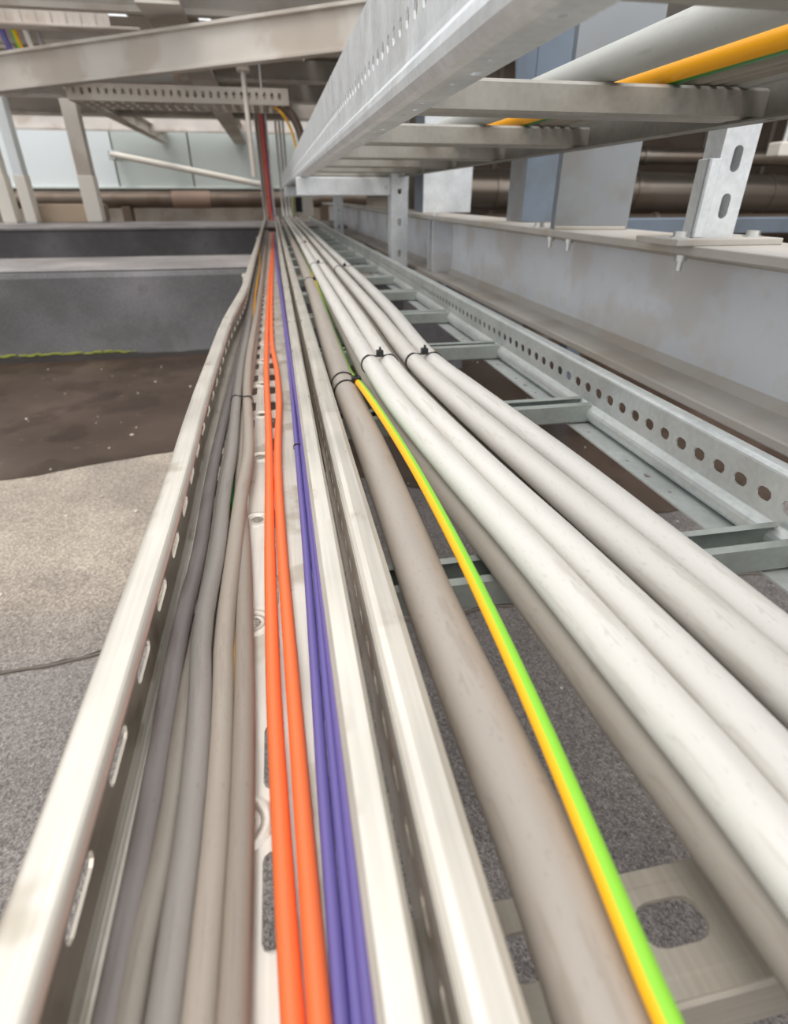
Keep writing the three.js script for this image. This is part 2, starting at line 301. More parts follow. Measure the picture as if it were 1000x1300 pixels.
// ---------------------------------------------------------------- lower cable ladder
const LEND = -6.6;
const RUNG = [[0.014, 0.389], [0.014, 0.3715], [0.0125, 0.370], [-0.0125, 0.370], [-0.014, 0.3715], [-0.014, 0.389]];
function rungGeo(x0, x1, y) { // channel open at the top with rolled lips
  const c = [[0.0085, 0.0205], [0.0115, 0.0225], [0.014, 0.0205], [0.014, 0.0015], [0.0125, 0], [-0.0125, 0], [-0.014, 0.0015], [-0.014, 0.0205], [-0.0115, 0.0225], [-0.0085, 0.0205]];
  return triUV(sweepX(sheet(c, 0.0018).map(([z, yy]) => [z, yy + y]), x0, x1));
}
const lad = group('cable_ladder', 'lower galvanised cable ladder carrying the thick white cables', 'cable ladder');
{
  const slots = [[0, 0.4035, 0.015, 0.0105]];
  // the side towards the beam: foot flange, bead, slotted web, lip
  mesh('side_rail', merge([
    ...flat(0.3665, 0.320, 0.352, 0.4, LEND, 0.15, 0.0018, [[0.0, 0.3305, 0.009, 0.0055], [0.035, 0.3305, 0.005, 0.004], [-0.035, 0.3305, 0.005, 0.004]]),
    sweepZ(sheet([[0.352, 0.3657], ...arc(0.349, 0.378, 0.0095, -80, -270, 10).map(([x, y]) => [x, y]), [0.348, 0.389]], 0.0018), 0.4, LEND),
    ...strip(0.348, 0.388, 0.423, 0.4, LEND, 0.025, 0.0018, slots),
    sweepZ(sheet([[0.348, 0.4215], [0.3485, 0.4238], [0.350, 0.425], [0.3525, 0.4255], [0.360, 0.4255], [0.3632, 0.4243], [0.3645, 0.421], [0.3645, 0.414]], 0.0018), 0.4, LEND)]), M.galvLow, lad);
  mesh('side_rail', merge([
    ...flat(0.3665, 0.028, 0.046, 0.4, LEND, 0.15, 0.0018, [[0, 0.037, 0.009, 0.0055]]),
    ...strip(0.028, 0.3655, 0.4215, 0.4, LEND, 0.025, 0.0018, [[0, 0.398, 0.0145, 0.008]]),
    sweepZ(sheet([[0.028, 0.42], [0.0284, 0.423], [0.030, 0.4248], [0.0325, 0.4255], [0.040, 0.4250], [0.0425, 0.4235], [0.0435, 0.420], [0.0435, 0.413]], 0.0018), 0.4, LEND)]), M.tray, lad);
  const rg = rungGeo(0.029, 0.3435, 0.3685);
  for (let i = -1; i < 21; i++) { const o = mesh('rung', rg, M.rung, lad); o.position.z = -0.279 - 0.3015 * i; }
  rebase(lad);
}
// ---------------------------------------------------------------- strut channels carrying tray and ladder
function strutChannel(z, label) {
  const o = group('strut_channel', label, 'channel', 'strut channels under the trays');
  const s = poly([[-0.13, -0.0205], [0.64, -0.0205], [0.64, 0.0205], [-0.13, 0.0205]]);
  for (let x = -0.1; x < 0.6; x += 0.0555) s.holes.push(slotHole(x + 0.0015, 0.0015, 0.0285, 0.0155, 6));
  const top = new THREE.ExtrudeGeometry(s, { depth: 0.0025, bevelEnabled: false }).rotateX(-Math.PI / 2).translate(0, 0.3585, z);
  mesh('slotted_face', [top], M.channel, o);
  const f = sheet([[0.0135, 0.36], [0.0185, 0.3592], [0.0205, 0.3565], [0.0205, 0.322], [0.014, 0.321]], 0.0025);
  mesh('flange', [sweepX(f.map(([a, b]) => [a + z, b]), -0.13, 0.64)], M.channel, o);
  mesh('flange', [sweepX(f.map(([a, b]) => [-a + z, Math.max(b, 0.349)]), -0.13, 0.64)], M.channel, o);
  rebase(o);
}
strutChannel(-0.0815, 'slotted steel channel crossing close under the ladder beside the big taupe cable');
strutChannel(-2.2, 'slotted steel channel crossing under the tray beside the grey kerb');
strutChannel(-4.3, 'slotted steel channel crossing far off before the dark plinth');
function stub(z, label) { const o = group('support_block', label, 'support', 'blocks under the steel beam'); mesh('block', [rbox(0.44, 0.68, 0.004, 0.315, z - 0.1, z + 0.1, 0.006)], M.concrete, o); mesh('cap_plate', [rbox(0.45, 0.67, 0.315, 0.3195, z - 0.09, z + 0.09, 0.001)], M.galv, o); rebase(o); }
stub(-2.2, 'concrete block carrying the steel beam near the kerb');
stub(-4.3, 'concrete block carrying the steel beam far off');

// ---------------------------------------------------------------- cables
function cable(name, label, pts, r, m, grp, o = {}) {
  const P = pts.map(([x, z, y]) => V(x, (y ?? o.y), z));
  const c = mesh(name, tube(P, r, o.n ?? 18, o.seg), m);
  if (o.twist) { const uv = c.geometry.attributes.uv; for (let i = 0; i < uv.count; i++) uv.setY(i, uv.getY(i) + o.twist(uv.getX(i))); }
  return tag(c, label, 'cable', grp);
}
const gA = 'thick cables on the lower ladder', gG = 'grey cables in the tray', gO = 'orange cables in the tray', gP = 'purple cables in the tray', gU = 'cables on the upper ladder';
const rT = 0.391;
cable('power_cable', 'thickest taupe power cable lying along the ladder beside its slotted rail', [[0.0675, 0.35], [0.068, 0.1], [0.068, -0.048], [0.0692, -0.09], [0.0675, -0.15], [0.0655, -0.22], [0.066, -0.32], [0.0662, -0.45], [0.0632, -0.63], [0.066, -0.88], [0.0725, -1.27], [0.078, -1.9], [0.08, -3], [0.08, -6.2]], 0.0140, M.taupe, gA, { y: rT + 0.0143, n: 28 });
cable('earth_cable', 'thin yellow and green earth cable lying against the thickest taupe cable', [[0.074, 0.3], [0.0755, 0.1], [0.0775, -0.042], [0.0795, -0.07], [0.0815, -0.097], [0.0837, -0.13], [0.0859, -0.178], [0.0877, -0.254], [0.0872, -0.361], [0.0832, -0.471], [0.0757, -0.589], [0.0785, -0.66, 0.406], [0.0808, -0.75, 0.3952], [0.0825, -0.9, 0.3952], [0.0845, -1.05, 0.3952], [0.0885, -1.3, 0.401], [0.0905, -1.55, 0.409], [0.0935, -1.9, 0.402], [0.0945, -3, 0.40], [0.0945, -6.2, 0.40]].map(([x, z, y]) => [x, z, y ?? 0.4215]), 0.0037, M.earth, gA, { n: 20, twist: (s) => 0.655 + 0.075 * step(0.3, 0.75, s) });
const far = (x, dx = 0) => [[x + dx * 0.4, -3.4], [x + dx, -6.2]];
const WH = [
  ['power_cable', 'white power cable next to the taupe cable, first of the tied white four', [[0.137, 0.35], [0.1368, 0.1], [0.136, -0.05], [0.1354, -0.095], [0.1332, -0.13], [0.1300, -0.177], [0.1250, -0.246], [0.1140, -0.356], [0.1010, -0.52], [0.0985, -0.66], [0.0985, -0.92], [0.1, -1.39], [0.106, -2.25], ...far(0.11)], M.white],
  ['power_cable', 'second white power cable from the taupe cable, tied to the first', [[0.161, 0.35], [0.1605, 0.1], [0.159, -0.06], [0.1572, -0.126], [0.1545, -0.173], [0.1488, -0.242], [0.1375, -0.351], [0.1245, -0.52], [0.1200, -0.66], [0.1235, -0.947], [0.1255, -1.458], [0.1295, -2.32], ...far(0.134)], M.white],
  ['power_cable', 'third white power cable from the taupe cable, tied to the outermost', [[0.192, 0.35], [0.1915, 0.1], [0.1900, -0.08], [0.1868, -0.167], [0.1820, -0.236], [0.1728, -0.344], [0.1590, -0.53], [0.1530, -0.66], [0.158, -0.976], [0.1610, -1.452], [0.166, -2.43], ...far(0.170)], M.white2],
  ['power_cable', 'outermost white power cable lying nearest the ladder rungs left bare', [[0.2145, 0.35], [0.214, 0.1], [0.2122, -0.08], [0.2090, -0.163], [0.2060, -0.231], [0.2005, -0.339], [0.1850, -0.534], [0.1755, -0.66], [0.188, -1.0], [0.1945, -1.49], [0.196, -2.1], ...far(0.198, 0.01)], M.white],
];
for (const [n, l, p, m] of WH) cable(n, l, p, 0.0109, m, gA, { y: 0.4242, n: 26 });
// lower layer
cable('power_cable', 'dusty grey power cable half hidden under the first white cable', [[0.1365, 0.35], [0.1362, 0.1], [0.1358, -0.049], [0.1338, -0.09], [0.1308, -0.13], [0.1262, -0.2], [0.1200, -0.283], [0.1120, -0.365], [0.1010, -0.52], [0.0985, -0.66], [0.1005, -0.92], [0.104, -1.4], [0.110, -2.25], ...far(0.115)], 0.0110, M.under, gA, { y: rT + 0.0112, n: 24 });
[0.160, 0.1835, 0.2085].forEach((x, i) => cable('power_cable', ['grey power cable in the bottom layer under the second white cable', 'grey power cable in the bottom layer under the third white cable', 'grey power cable in the bottom layer under the outermost white cable'][i], [[x, 0.35], [x, 0], [x - 0.005, -0.17], [x - 0.011, -0.25], [x - 0.022, -0.36], [x - 0.035, -0.53], [x - 0.0375, -0.66], [x - 0.034, -1.0], [x - 0.029, -1.5], [x - 0.024, -2.4], [x - 0.02, -6.2]], 0.0110, M.under, gA, { y: rT + 0.0112, n: 16 }));
cable('earth_cable', 'yellow and green earth cable running beyond the outermost white cable', [[0.212, -0.72, 0.399], [0.2145, -0.95, 0.399], [0.2145, -1.15, 0.402], [0.213, -1.4, 0.399], [0.2165, -2, 0.398], [0.215, -3, 0.398], [0.22, -6.2, 0.398]], 0.0045, M.earth, gA, { n: 14, twist: () => 0.25 });

// grey cables in the tray: they turn up the wall at the far end
const up = (x, y, z = END) => [[x, -3.2, y], [x, z + 0.35, y], [x, z + 0.08, y + 0.02], [x, z - 0.01, y + 0.12], [x, z - 0.03, y + 0.5], [x, z - 0.03, y + 1.0]];
const yl = FLOOR_Y + 0.0061;
cable('grey_cable', 'lavender grey cable lying against the slotted outer side of the tray', [[-0.076, 0.3, yl], [-0.0765, 0, yl], [-0.0768, -0.15, yl], [-0.0783, -0.212, yl], [-0.0795, -0.272, yl + 0.001], [-0.078, -0.362, yl], [-0.0805, -0.463, yl], [-0.0815, -0.545, yl], [-0.0805, -0.675, yl], [-0.0787, -0.855, yl], [-0.077, -1.4, yl], ...up(-0.078, yl)], 0.0056, M.grey1, gG);
cable('grey_cable', 'beige grey cable second from the slotted outer side of the tray', [[-0.0685, 0.3, yl], [-0.0695, -0.02, yl], [-0.0703, -0.1, yl], [-0.067, -0.15, yl], [-0.0686, -0.211, yl], [-0.068, -0.264, yl - 0.0003], [-0.067, -0.36, yl - 0.0005], [-0.069, -0.5, yl - 0.0005], [-0.068, -0.9, yl - 0.0005], [-0.066, -1.6, yl], ...up(-0.066, yl)], 0.0056, M.grey2, gG);
cable('grey_cable', 'smooth grey cable swinging from beside the first tie to midtray', [[-0.0575, 0.3, yl + 0.001], [-0.0585, 0, yl + 0.002], [-0.0585, -0.082, yl + 0.003], [-0.0578, -0.144, yl + 0.0045], [-0.0599, -0.205, yl + 0.006], [-0.0646, -0.264, yl + 0.0075], [-0.0628, -0.352, yl + 0.008], [-0.0645, -0.45, yl + 0.008], [-0.0637, -0.531, yl + 0.0085], [-0.067, -0.659, yl + 0.0085], [-0.0706, -0.835, yl + 0.008], [-0.0705, -1.115, yl + 0.008], [-0.071, -1.63, yl + 0.009], ...up(-0.072, yl + 0.0095)], 0.0058, M.grey3, gG);
cable('grey_cable', 'pale beige cable bending out past the first tie in the tray', [[-0.0467, 0.3, yl + 0.001], [-0.0472, 0, yl + 0.001], [-0.0477, -0.08, yl + 0.0015], [-0.0475, -0.142, yl + 0.002], [-0.0495, -0.203, yl + 0.002], [-0.0525, -0.262, yl + 0.003], [-0.0517, -0.35, yl + 0.005], [-0.0503, -0.447, yl + 0.006], [-0.0475, -0.527, yl + 0.006], [-0.0515, -0.636, yl + 0.006], [-0.0575, -0.754, yl + 0.006], [-0.0595, -0.928, yl + 0.008], [-0.0575, -1.275, yl + 0.008], [-0.0565, -1.781, yl + 0.008], ...up(-0.059, yl + 0.009)], 0.0058, M.grey4, gG);
cable('grey_cable', 'brownish taupe cable nearest the bare strip of tray floor', [[-0.036, 0.3, yl], [-0.0368, 0, yl], [-0.0372, -0.08, yl], [-0.0376, -0.143, yl], [-0.0389, -0.205, yl], [-0.0413, -0.265, yl], [-0.0455, -0.357, yl], [-0.053, -0.46, yl - 0.0003], [-0.057, -0.6, yl - 0.0003], [-0.056, -0.9, yl - 0.0003], [-0.054, -1.6, yl], ...up(-0.053, yl)], 0.0056, M.grey5, gG);
cable('earth_cable', 'thin green and yellow earth cable showing between grey cables in the tray', [[-0.042, 0.3], [-0.0415, 0.0], [-0.042, -0.08], [-0.0425, -0.14], [-0.0438, -0.2], [-0.047, -0.27], [-0.0505, -0.36], [-0.0595, -0.45, 0.3665], [-0.0605, -0.6, 0.3665], [-0.0615, -0.75, 0.3665], [-0.061, -1.0, 0.3665], [-0.064, -1.5, 0.386], [-0.064, -1.7, 0.39], [-0.066, -2.2, 0.385], [-0.083, -3, 0.381], [-0.083, -5.9, 0.381]].map(([x, z, y]) => [x, z, y ?? 0.3685]), 0.0024, M.earthDark, gG, { n: 10, twist: (s) => 0.7 - 0.5 * step(0.6, 0.75, s) + 0.5 * step(1.5, 1.7, s) });
// orange and purple
const yo = FLOOR_Y + 0.0044;
cable('orange_cable', 'orange cable next to the bare strip of tray floor', [[-0.0165, 0.3], [-0.0172, 0], [-0.0183, -0.077], [-0.0195, -0.1], [-0.0213, -0.143], [-0.0238, -0.207], [-0.0252, -0.269], [-0.0266, -0.358], [-0.0276, -0.497], [-0.0290, -0.627], [-0.0330, -0.825], [-0.0347, -1.026], [-0.0350, -1.334], [-0.0325, -2.065]].map(([x, z]) => [x, z, yo]).concat(up(-0.0255, yo)), 0.0041, M.orange, gO);
cable('orange_cable', 'orange cable next to the purple cables', [[-0.008, 0.3], [-0.0089, 0], [-0.0097, -0.076], [-0.0103, -0.098], [-0.0115, -0.141], [-0.0132, -0.205], [-0.0149, -0.267], [-0.0172, -0.356], [-0.0190, -0.496], [-0.0180, -0.6], [-0.0155, -0.712], [-0.0175, -0.865], [-0.0240, -1.024], [-0.0262, -1.333], [-0.0240, -2.064]].map(([x, z]) => [x, z, yo]).concat(up(-0.017, yo)), 0.0041, M.orange, gO);
const yp = FLOOR_Y + 0.0033;
cable('purple_cable', 'purple cable next to the orange cables', [[-0.0038, 0.3], [-0.0034, 0], [-0.0029, -0.075], [-0.0026, -0.11], [-0.0023, -0.159], [-0.0012, -0.232], [0.0004, -0.354], [0.001, -0.494], [0.002, -0.745], [0.001, -1.16], [-0.0036, -1.868]].map(([x, z]) => [x, z, yp]).concat(up(-0.010, yp)), 0.0029, M.purple, gP);
cable('purple_cable', 'middle purple cable of the three beside the pale tray rim', [[0.0022, 0.3], [0.0024, 0], [0.0028, -0.074], [0.0033, -0.109], [0.0038, -0.157], [0.0047, -0.225], [0.0062, -0.332], [0.0068, -0.493], [0.008, -0.745], [0.007, -1.16], [0.003, -1.868]].map(([x, z]) => [x, z, yp]).concat(up(-0.0035, yp)), 0.0029, M.purple, gP);
cable('purple_cable', 'purple cable tucked right under the pale tray rim', [[0.0055, 0.3], [0.006, 0], [0.0066, -0.071], [0.0072, -0.105], [0.0077, -0.153], [0.0082, -0.218], [0.0083, -0.332], [0.0085, -0.493], [0.007, -0.745], [0.004, -1.16], [0.0, -1.868]].map(([x, z], i) => [x, z, yp + (i < 6 ? 0.0052 : 0.0056)]).concat(up(-0.007, yp + 0.0055)), 0.0028, M.purple, gP);
// red cables joining at the far wall
for (let i = 0; i < 2; i++) cable('red_cable', ['red cable climbing the far upright tray, thinner of two', 'red cable climbing the far upright tray, thicker of two'][i], [[-0.045 + 0.022 * i, END + 0.02, 0.42], [-0.045 + 0.022 * i, END - 0.01, 0.6], [-0.045 + 0.022 * i, END - 0.01, 1.4]], 0.006 + 0.003 * i, M.red, 'red cables on the far upright tray', { n: 10 });

// ---------------------------------------------------------------- cable ties
function tieRing(cs, r, t) { // a strap pulled round one or two cables in the x, y plane
  const hull = (R) => {
    if (cs.length === 1) return arc(cs[0][0], cs[0][1], R, 0, 345, 26).map(([x, y]) => new THREE.Vector2(x, y));
    const [a, b] = cs, th = Math.atan2(b[1] - a[1], b[0] - a[0]) * 180 / Math.PI;
    const waist = cs[2] ?? 0, mx = (a[0] + b[0]) / 2, my = (a[1] + b[1]) / 2, nx = -Math.sin(th * Math.PI / 180), ny = Math.cos(th * Math.PI / 180);
    const q = [...arc(b[0], b[1], R, th - 90, th + 75, 14), [mx + nx * R * 0.8, my + ny * R * 0.8], ...arc(a[0], a[1], R, th + 105, th + 270, 14)];
    return q.map(([x, y]) => new THREE.Vector2(x, y));
  };
  const s = new THREE.Shape(hull(r + t)); s.holes.push(new THREE.Path(hull(r + 0.0002))); return s;
}
function tie(label, z, cs, r, m, o = {}) {
  const root = group('cable_tie', label, 'cable tie', 'cable ties');
  const w = o.w ?? 0.0036, t = o.t ?? 0.0013;
  mesh('strap', [new THREE.ExtrudeGeometry(tieRing(cs, r, t), { depth: w, bevelEnabled: false }).translate(0, 0, z - w / 2)], m, root);
  if (o.head) {
    const [hx, hy] = o.head;
    const q = o.big ?? 1, h = mesh('head', [rbox(hx - 0.0042 * q, hx + 0.0042 * q, hy, hy + 0.0075 * q, z - 0.004 * q, z + 0.004 * q, 0.0012)], m, root);
    mesh('tail', [rbox(hx - 0.0008, hx + 0.0016, hy + 0.0075 * q - 0.0005, hy + 0.011 * q, z - 0.0018, z + 0.0018, 0.0004)], m, h);
  }
  return rebase(root);
}
tie('black tie round the first two white cables', -0.66, [[0.0985, 0.4242], [0.120, 0.4242]], 0.0109, M.tie, { head: [0.1095, 0.4335] });
tie('black tie round the outer two white cables', -0.66, [[0.153, 0.4242], [0.1755, 0.4242]], 0.0109, M.tie, { head: [0.1645, 0.4335] });
tie('black tie with a head round the thickest taupe cable, in front of its twin', -0.615, [[0.0635, rT + 0.0143]], 0.0140, M.tie, { head: [0.0745, 0.4145], w: 0.003, big: 1.25 });
tie('plain black tie round the thickest taupe cable, behind the headed one', -0.648, [[0.0634, rT + 0.0143]], 0.0140, M.tie, { w: 0.003 });
tie('thin black tie arched over the grey cables in the tray', -0.70, [[-0.0672, yl + 0.0075], [-0.0548, yl + 0.006]], 0.0066, M.tie, { w: 0.0022, t: 0.001 });
tie('far black tie round the thickest taupe cable', -1.55, [[0.0745, rT + 0.0143]], 0.0140, M.tie, { head: [0.088, 0.4125] });
tie('far black tie round the first two white cables', -1.75, [[0.1020, 0.4242], [0.1267, 0.4242]], 0.0111, M.tie, { head: [0.114, 0.4335] });
tie('far black tie round the outer two white cables', -1.65, [[0.1620, 0.4242], [0.1950, 0.4242]], 0.0112, M.tie, { head: [0.179, 0.4335] });
tie('farthest black tie round the first two white cables', -2.6, [[0.1075, 0.4242], [0.1305, 0.4242]], 0.0112, M.tie, { head: [0.119, 0.4335] });
tie('small black tie round the purple cables by the tray rim', -0.56, [[0.0012, yp], [0.0074, yp]], 0.0031, M.tie, { w: 0.002, t: 0.0008 });

// ---------------------------------------------------------------- upper cable ladder with its cables
const UB = 0.66, UT = 0.757;
const upl = group('cable_ladder', 'upper galvanised cable ladder hanging close overhead', 'cable ladder');
{
  mesh('side_rail', merge([
    ...flat(UB + 0.0018, 0.106, 0.127, 0.3, -6.4, 0.15, 0.0018, [[0, 0.119, 0.01, 0.0055], [0.035, 0.1155, 0.006, 0.0035], [-0.035, 0.1155, 0.006, 0.0035]]),
    sweepZ(sheet([[0.107, UB + 0.0009], [0.102, UB + 0.002], [0.0985, UB + 0.006], [0.0975, UB + 0.011], [0.0985, UB + 0.016], [0.1015, UB + 0.019], [0.1035, UB + 0.022], [0.104, UB + 0.027]], 0.002), 0.3, -6.4),
    ...strip(0.104, UB + 0.026, UT, 0.3, -6.4, 0.025, 0.0018, [[0, UB + 0.047, 0.0125, 0.0125]]),
    sweepZ(sheet([[0.104, UT - 0.001], [0.106, UT + 0.001], [0.12, UT + 0.001], [0.121, UT - 0.006]], 0.0018), 0.3, -6.4)]), M.galv, upl);
  mesh('side_rail', merge([
    ...flat(UB + 0.0018, 0.434, 0.456, 0.3, -6.4, 0.15, 0.0018, [[0, 0.442, 0.01, 0.0055]]),
    ...strip(0.456, UB, UT, 0.3, -6.4, 0.025, 0.0018, [[0, UB + 0.047, 0.0125, 0.0125]]),
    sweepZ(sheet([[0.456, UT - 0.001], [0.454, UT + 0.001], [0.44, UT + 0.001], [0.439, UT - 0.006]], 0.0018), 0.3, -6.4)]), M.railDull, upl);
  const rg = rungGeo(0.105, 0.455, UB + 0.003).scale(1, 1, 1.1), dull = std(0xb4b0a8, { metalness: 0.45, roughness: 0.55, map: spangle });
  for (let i = -1; i < 17; i++) { const o = mesh('rung', rg, dull, upl); o.position.z = -0.567 - 0.334 * i; }
  rebase(upl);
}
const yu = UB + 0.0265;
const st = (x, r) => [[x, 0.3, yu + r], [x, -1.2, yu + r], [x + 0.002, -2.5, yu + r], [x, -6.2, yu + r]];
cable('power_cable', 'pale grey power cable on the upper ladder beside the yellow earth cable', st(0.300, 0.0140), 0.0138, M.upGrey, gU, { n: 28 });
cable('earth_cable', 'thick yellow earth cable with a green stripe on the upper ladder', st(0.3605, 0.0105), 0.0103, M.earthDark, gU, { n: 28, twist: () => 0.60 });
const ul = ['slim grey cable next to the yellow earth cable on the upper ladder', 'slim grey cable second from the yellow earth cable overhead', 'slim grey cable third from the yellow earth cable overhead', 'slim grey cable overhead lying against the far ladder rail'];
[0.383, 0.398, 0.413, 0.430].forEach((x, i) => cable('slim_cable', ul[i], st(x, 0.0062), i === 3 ? 0.0078 : 0.0060, i === 3 ? M.upGrey : M.under, gU, { n: 14, y: 0 }));
[[0.383, 0], [0.40, 1], [0.42, 2]].forEach(([x, i]) => tie(['black tie under the upper ladder rung near the yellow cable', 'black tie under the upper ladder rung, middle of three', 'black tie under the upper ladder rung near the far rail'][i], -1.06, [[x, yu + 0.0062]], 0.0064, M.tie, { w: 0.005 }));

// ---------------------------------------------------------------- steel beam
{
  const o = group('steel_beam', 'long grey steel I-beam running beside the lower ladder', 'beam', null, 'thing');
  mesh('web', [sweepZ([[0.553, 0.374], [0.553, 0.536], [0.567, 0.536], [0.567, 0.374]], 0.6, -6.6)], M.beam, o);
  mesh('top_flange', [sweepZ([[0.48, 0.537], [0.482, 0.535], [0.541, 0.535], [0.553, 0.523], [0.553, 0.545], [0.567, 0.545], [0.567, 0.523], [0.579, 0.535], [0.638, 0.535], [0.64, 0.537], [0.64, 0.546], [0.639, 0.547], [0.481, 0.547], [0.48, 0.546]].filter((_, i) => i !== 4 && i !== 5), 0.6, -6.6)], M.beamTop, o);
  mesh('bottom_flange', [sweepZ([[0.48, 0.364], [0.48, 0.373], [0.482, 0.375], [0.541, 0.376], [0.553, 0.388], [0.567, 0.388], [0.579, 0.376], [0.638, 0.375], [0.64, 0.373], [0.64, 0.364], [0.638, 0.362], [0.482, 0.362]], 0.6, -6.6)], M.beamTop, o);
  for (const z of [-1.98, -2.04]) mesh('stiffener', [box(0.486, 0.553, 0.377, 0.534, z - 0.004, z + 0.004)], M.beam, o);
  for (const [x, z] of [[0.495, -1.107], [0.495, -1.03], [0.495, -0.709]]) { const b = mesh('bolt', [new THREE.CylinderGeometry(0.0075, 0.0075, 0.008, 6).translate(x, 0.531, z), new THREE.CylinderGeometry(0.0042, 0.0042, 0.014, 10).translate(x, 0.522, z)], M.bolt, o); }
  for (const [x, z] of [[0.497, -1.17], [0.497, -2.0]]) mesh('bolt', hexBolt(x, 0.547, z, 0.009, 0.007), M.bolt, o);
  for (const k of o.children) k.position.x += 0.025;
  rebase(o);
}
// slotted post on a base plate
function slottedPost(x, z, turn, h, label) {
  const o = group('strut_post', label, 'post', 'slotted posts on the beam');
  const y0 = 0.555, s = poly([[-0.0205, 0], [0.0205, 0], [0.0205, h], [-0.0205, h]]);
  for (let y = 0.035; y < h - 0.02; y += 0.05) s.holes.push(new THREE.Path(slotHole(0, 0, 0.028, 0.0115, 5).getPoints().map((v) => new THREE.Vector2(v.y, v.x + y))));
  const face = new THREE.ExtrudeGeometry(s, { depth: 0.0025, bevelEnabled: false }).translate(0, y0, 0.018);
  mesh('slotted_face', [face], M.galv, o).rotation.y = turn;
  mesh('post_side', [rbox(-0.0205, -0.018, y0, y0 + h, -0.0205, 0.019, 0.0008)], M.galv, o).rotation.y = turn;
  mesh('post_side', [rbox(0.018, 0.0205, y0, y0 + h, -0.0205, 0.019, 0.0008)], M.galv, o).rotation.y = turn;
  mesh('inner_lip', [box(-0.0185, -0.011, y0, y0 + h, -0.0205, -0.0185), box(0.011, 0.0185, y0, y0 + h, -0.0205, -0.0185)], M.galv, o).rotation.y = turn;
  const bp = mesh('base_plate', [rbox(-0.075, 0.075, 0.547, 0.555, -0.045, 0.045, 0.0015)], M.beamTop, o);
  mesh('angle_bracket', [rbox(-0.036, -0.0315, y0, y0 + 0.085, 0.0, 0.026, 0.001), rbox(-0.036, -0.0205, y0, y0 + 0.085, 0.0215, 0.026, 0.001)], M.galv, o).rotation.y = turn;
  for (const sx of [-0.055, 0.05]) mesh('bolt', hexBolt(sx, 0.555, 0.02, 0.0085, 0.006), M.bolt, bp);
  o.position.set(x, 0, z);
  return o;
}
slottedPost(0.556, -0.715, -0.14, 0.36, 'slotted galvanised post bolted to a base plate on the beam');
// sheet columns standing on the beam
{
  let o = group('sheet_column', 'tall grey galvanised column standing on the beam beside the slotted post', 'column', null, 'thing');
  const w = 0.132, d = 0.05, h = 0.89;
  mesh('front_sheet', [rbox(-w / 2, w / 2, 0.5475, 0.547 + h, d / 2 - 0.002, d / 2, 0.0009)], M.plate, o);
  mesh('side_sheet', [rbox(-w / 2, -w / 2 + 0.002, 0.5475, 0.547 + h, -d / 2, d / 2 - 0.002, 0.0009)], M.plateBlue, o);
  mesh('side_sheet', [rbox(w / 2 - 0.002, w / 2, 0.5475, 0.547 + h, -d / 2, d / 2 - 0.002, 0.0009)], M.plate, o);
  mesh('foot_strip', [rbox(-w / 2 + 0.001, w / 2 - 0.004, 0.5475, 0.553, d / 2, d / 2 + 0.004, 0.001)], M.beamTop, o);
  o.position.set(0.582, 0, -1.085); o.rotation.y = -0.3;
  o = group('sheet_column', 'bluish galvanised column just behind the tall grey column', 'column', null, 'thing');
  mesh('front_sheet', [rbox(0.578, 0.7, 0.5475, 1.437, -1.402, -1.4, 0.0009)], M.plateBlue, o);
  mesh('side_sheet', [rbox(0.578, 0.58, 0.5475, 1.437, -1.5, -1.402, 0.0009)], M.plate, o);
  mesh('gusset', [triUV(sweepX([[-1.402, 0.80], [-1.402, 1.0], [-1.46, 1.0]], 0.535, 0.577))], M.plateBlue, o);
  rebase(o);
  o = group('sheet_column', 'pale galvanised column farther along the beam by the supporting post', 'column', null, 'thing');
  mesh('front_sheet', [rbox(0.565, 0.755, 0.5475, 1.437, -2.352, -2.35, 0.0009)], M.galv, o);
  mesh('side_sheet', [rbox(0.565, 0.567, 0.5475, 1.437, -2.5, -2.352, 0.0009)], M.plateBlue, o);
  rebase(o);
}
// bracket that carries the upper ladder
function bracket(z, label, y0 = 0.361) {
  const o = group('support_bracket', label, 'bracket', 'brackets carrying the upper ladder');
  const s = poly([[-0.03, 0], [0.03, 0], [0.03, 0.33], [-0.03, 0.33]]);
  for (let i = 0; i < 3; i++) s.holes.push(new THREE.Path(slotHole(0, 0, 0.026, 0.013, 5).getPoints().map((v) => new THREE.Vector2(v.y, v.x + 0.06 + i * 0.1))));
  mesh('upright', [new THREE.ExtrudeGeometry(s, { depth: 0.003, bevelEnabled: false }).translate(0.437, y0, z + 0.027)], M.galv, o);
  mesh('upright_side', [rbox(0.407, 0.41, y0, y0 + 0.33, z - 0.03, z + 0.027, 0.001)], M.galv, o);
  mesh('upright_side', [rbox(0.464, 0.467, y0, y0 + 0.33, z - 0.03, z + 0.027, 0.001)], M.galv, o);
  mesh('arm', [rbox(0.085, 0.407, 0.604, 0.6585, z - 0.025, z + 0.025, 0.003)], M.galv, o);
  mesh('bolt', [cyl([0.39, 0.63, z + 0.025], [0.39, 0.63, z + 0.034], 0.007, 6), cyl([0.437, 0.39, z + 0.03], [0.437, 0.39, z + 0.04], 0.008, 6)], M.bolt, o);
  rebase(o);
}
bracket(-2.2, 'galvanised bracket with a long arm holding up the upper ladder');
bracket(-4.3, 'second galvanised bracket far along the upper ladder');

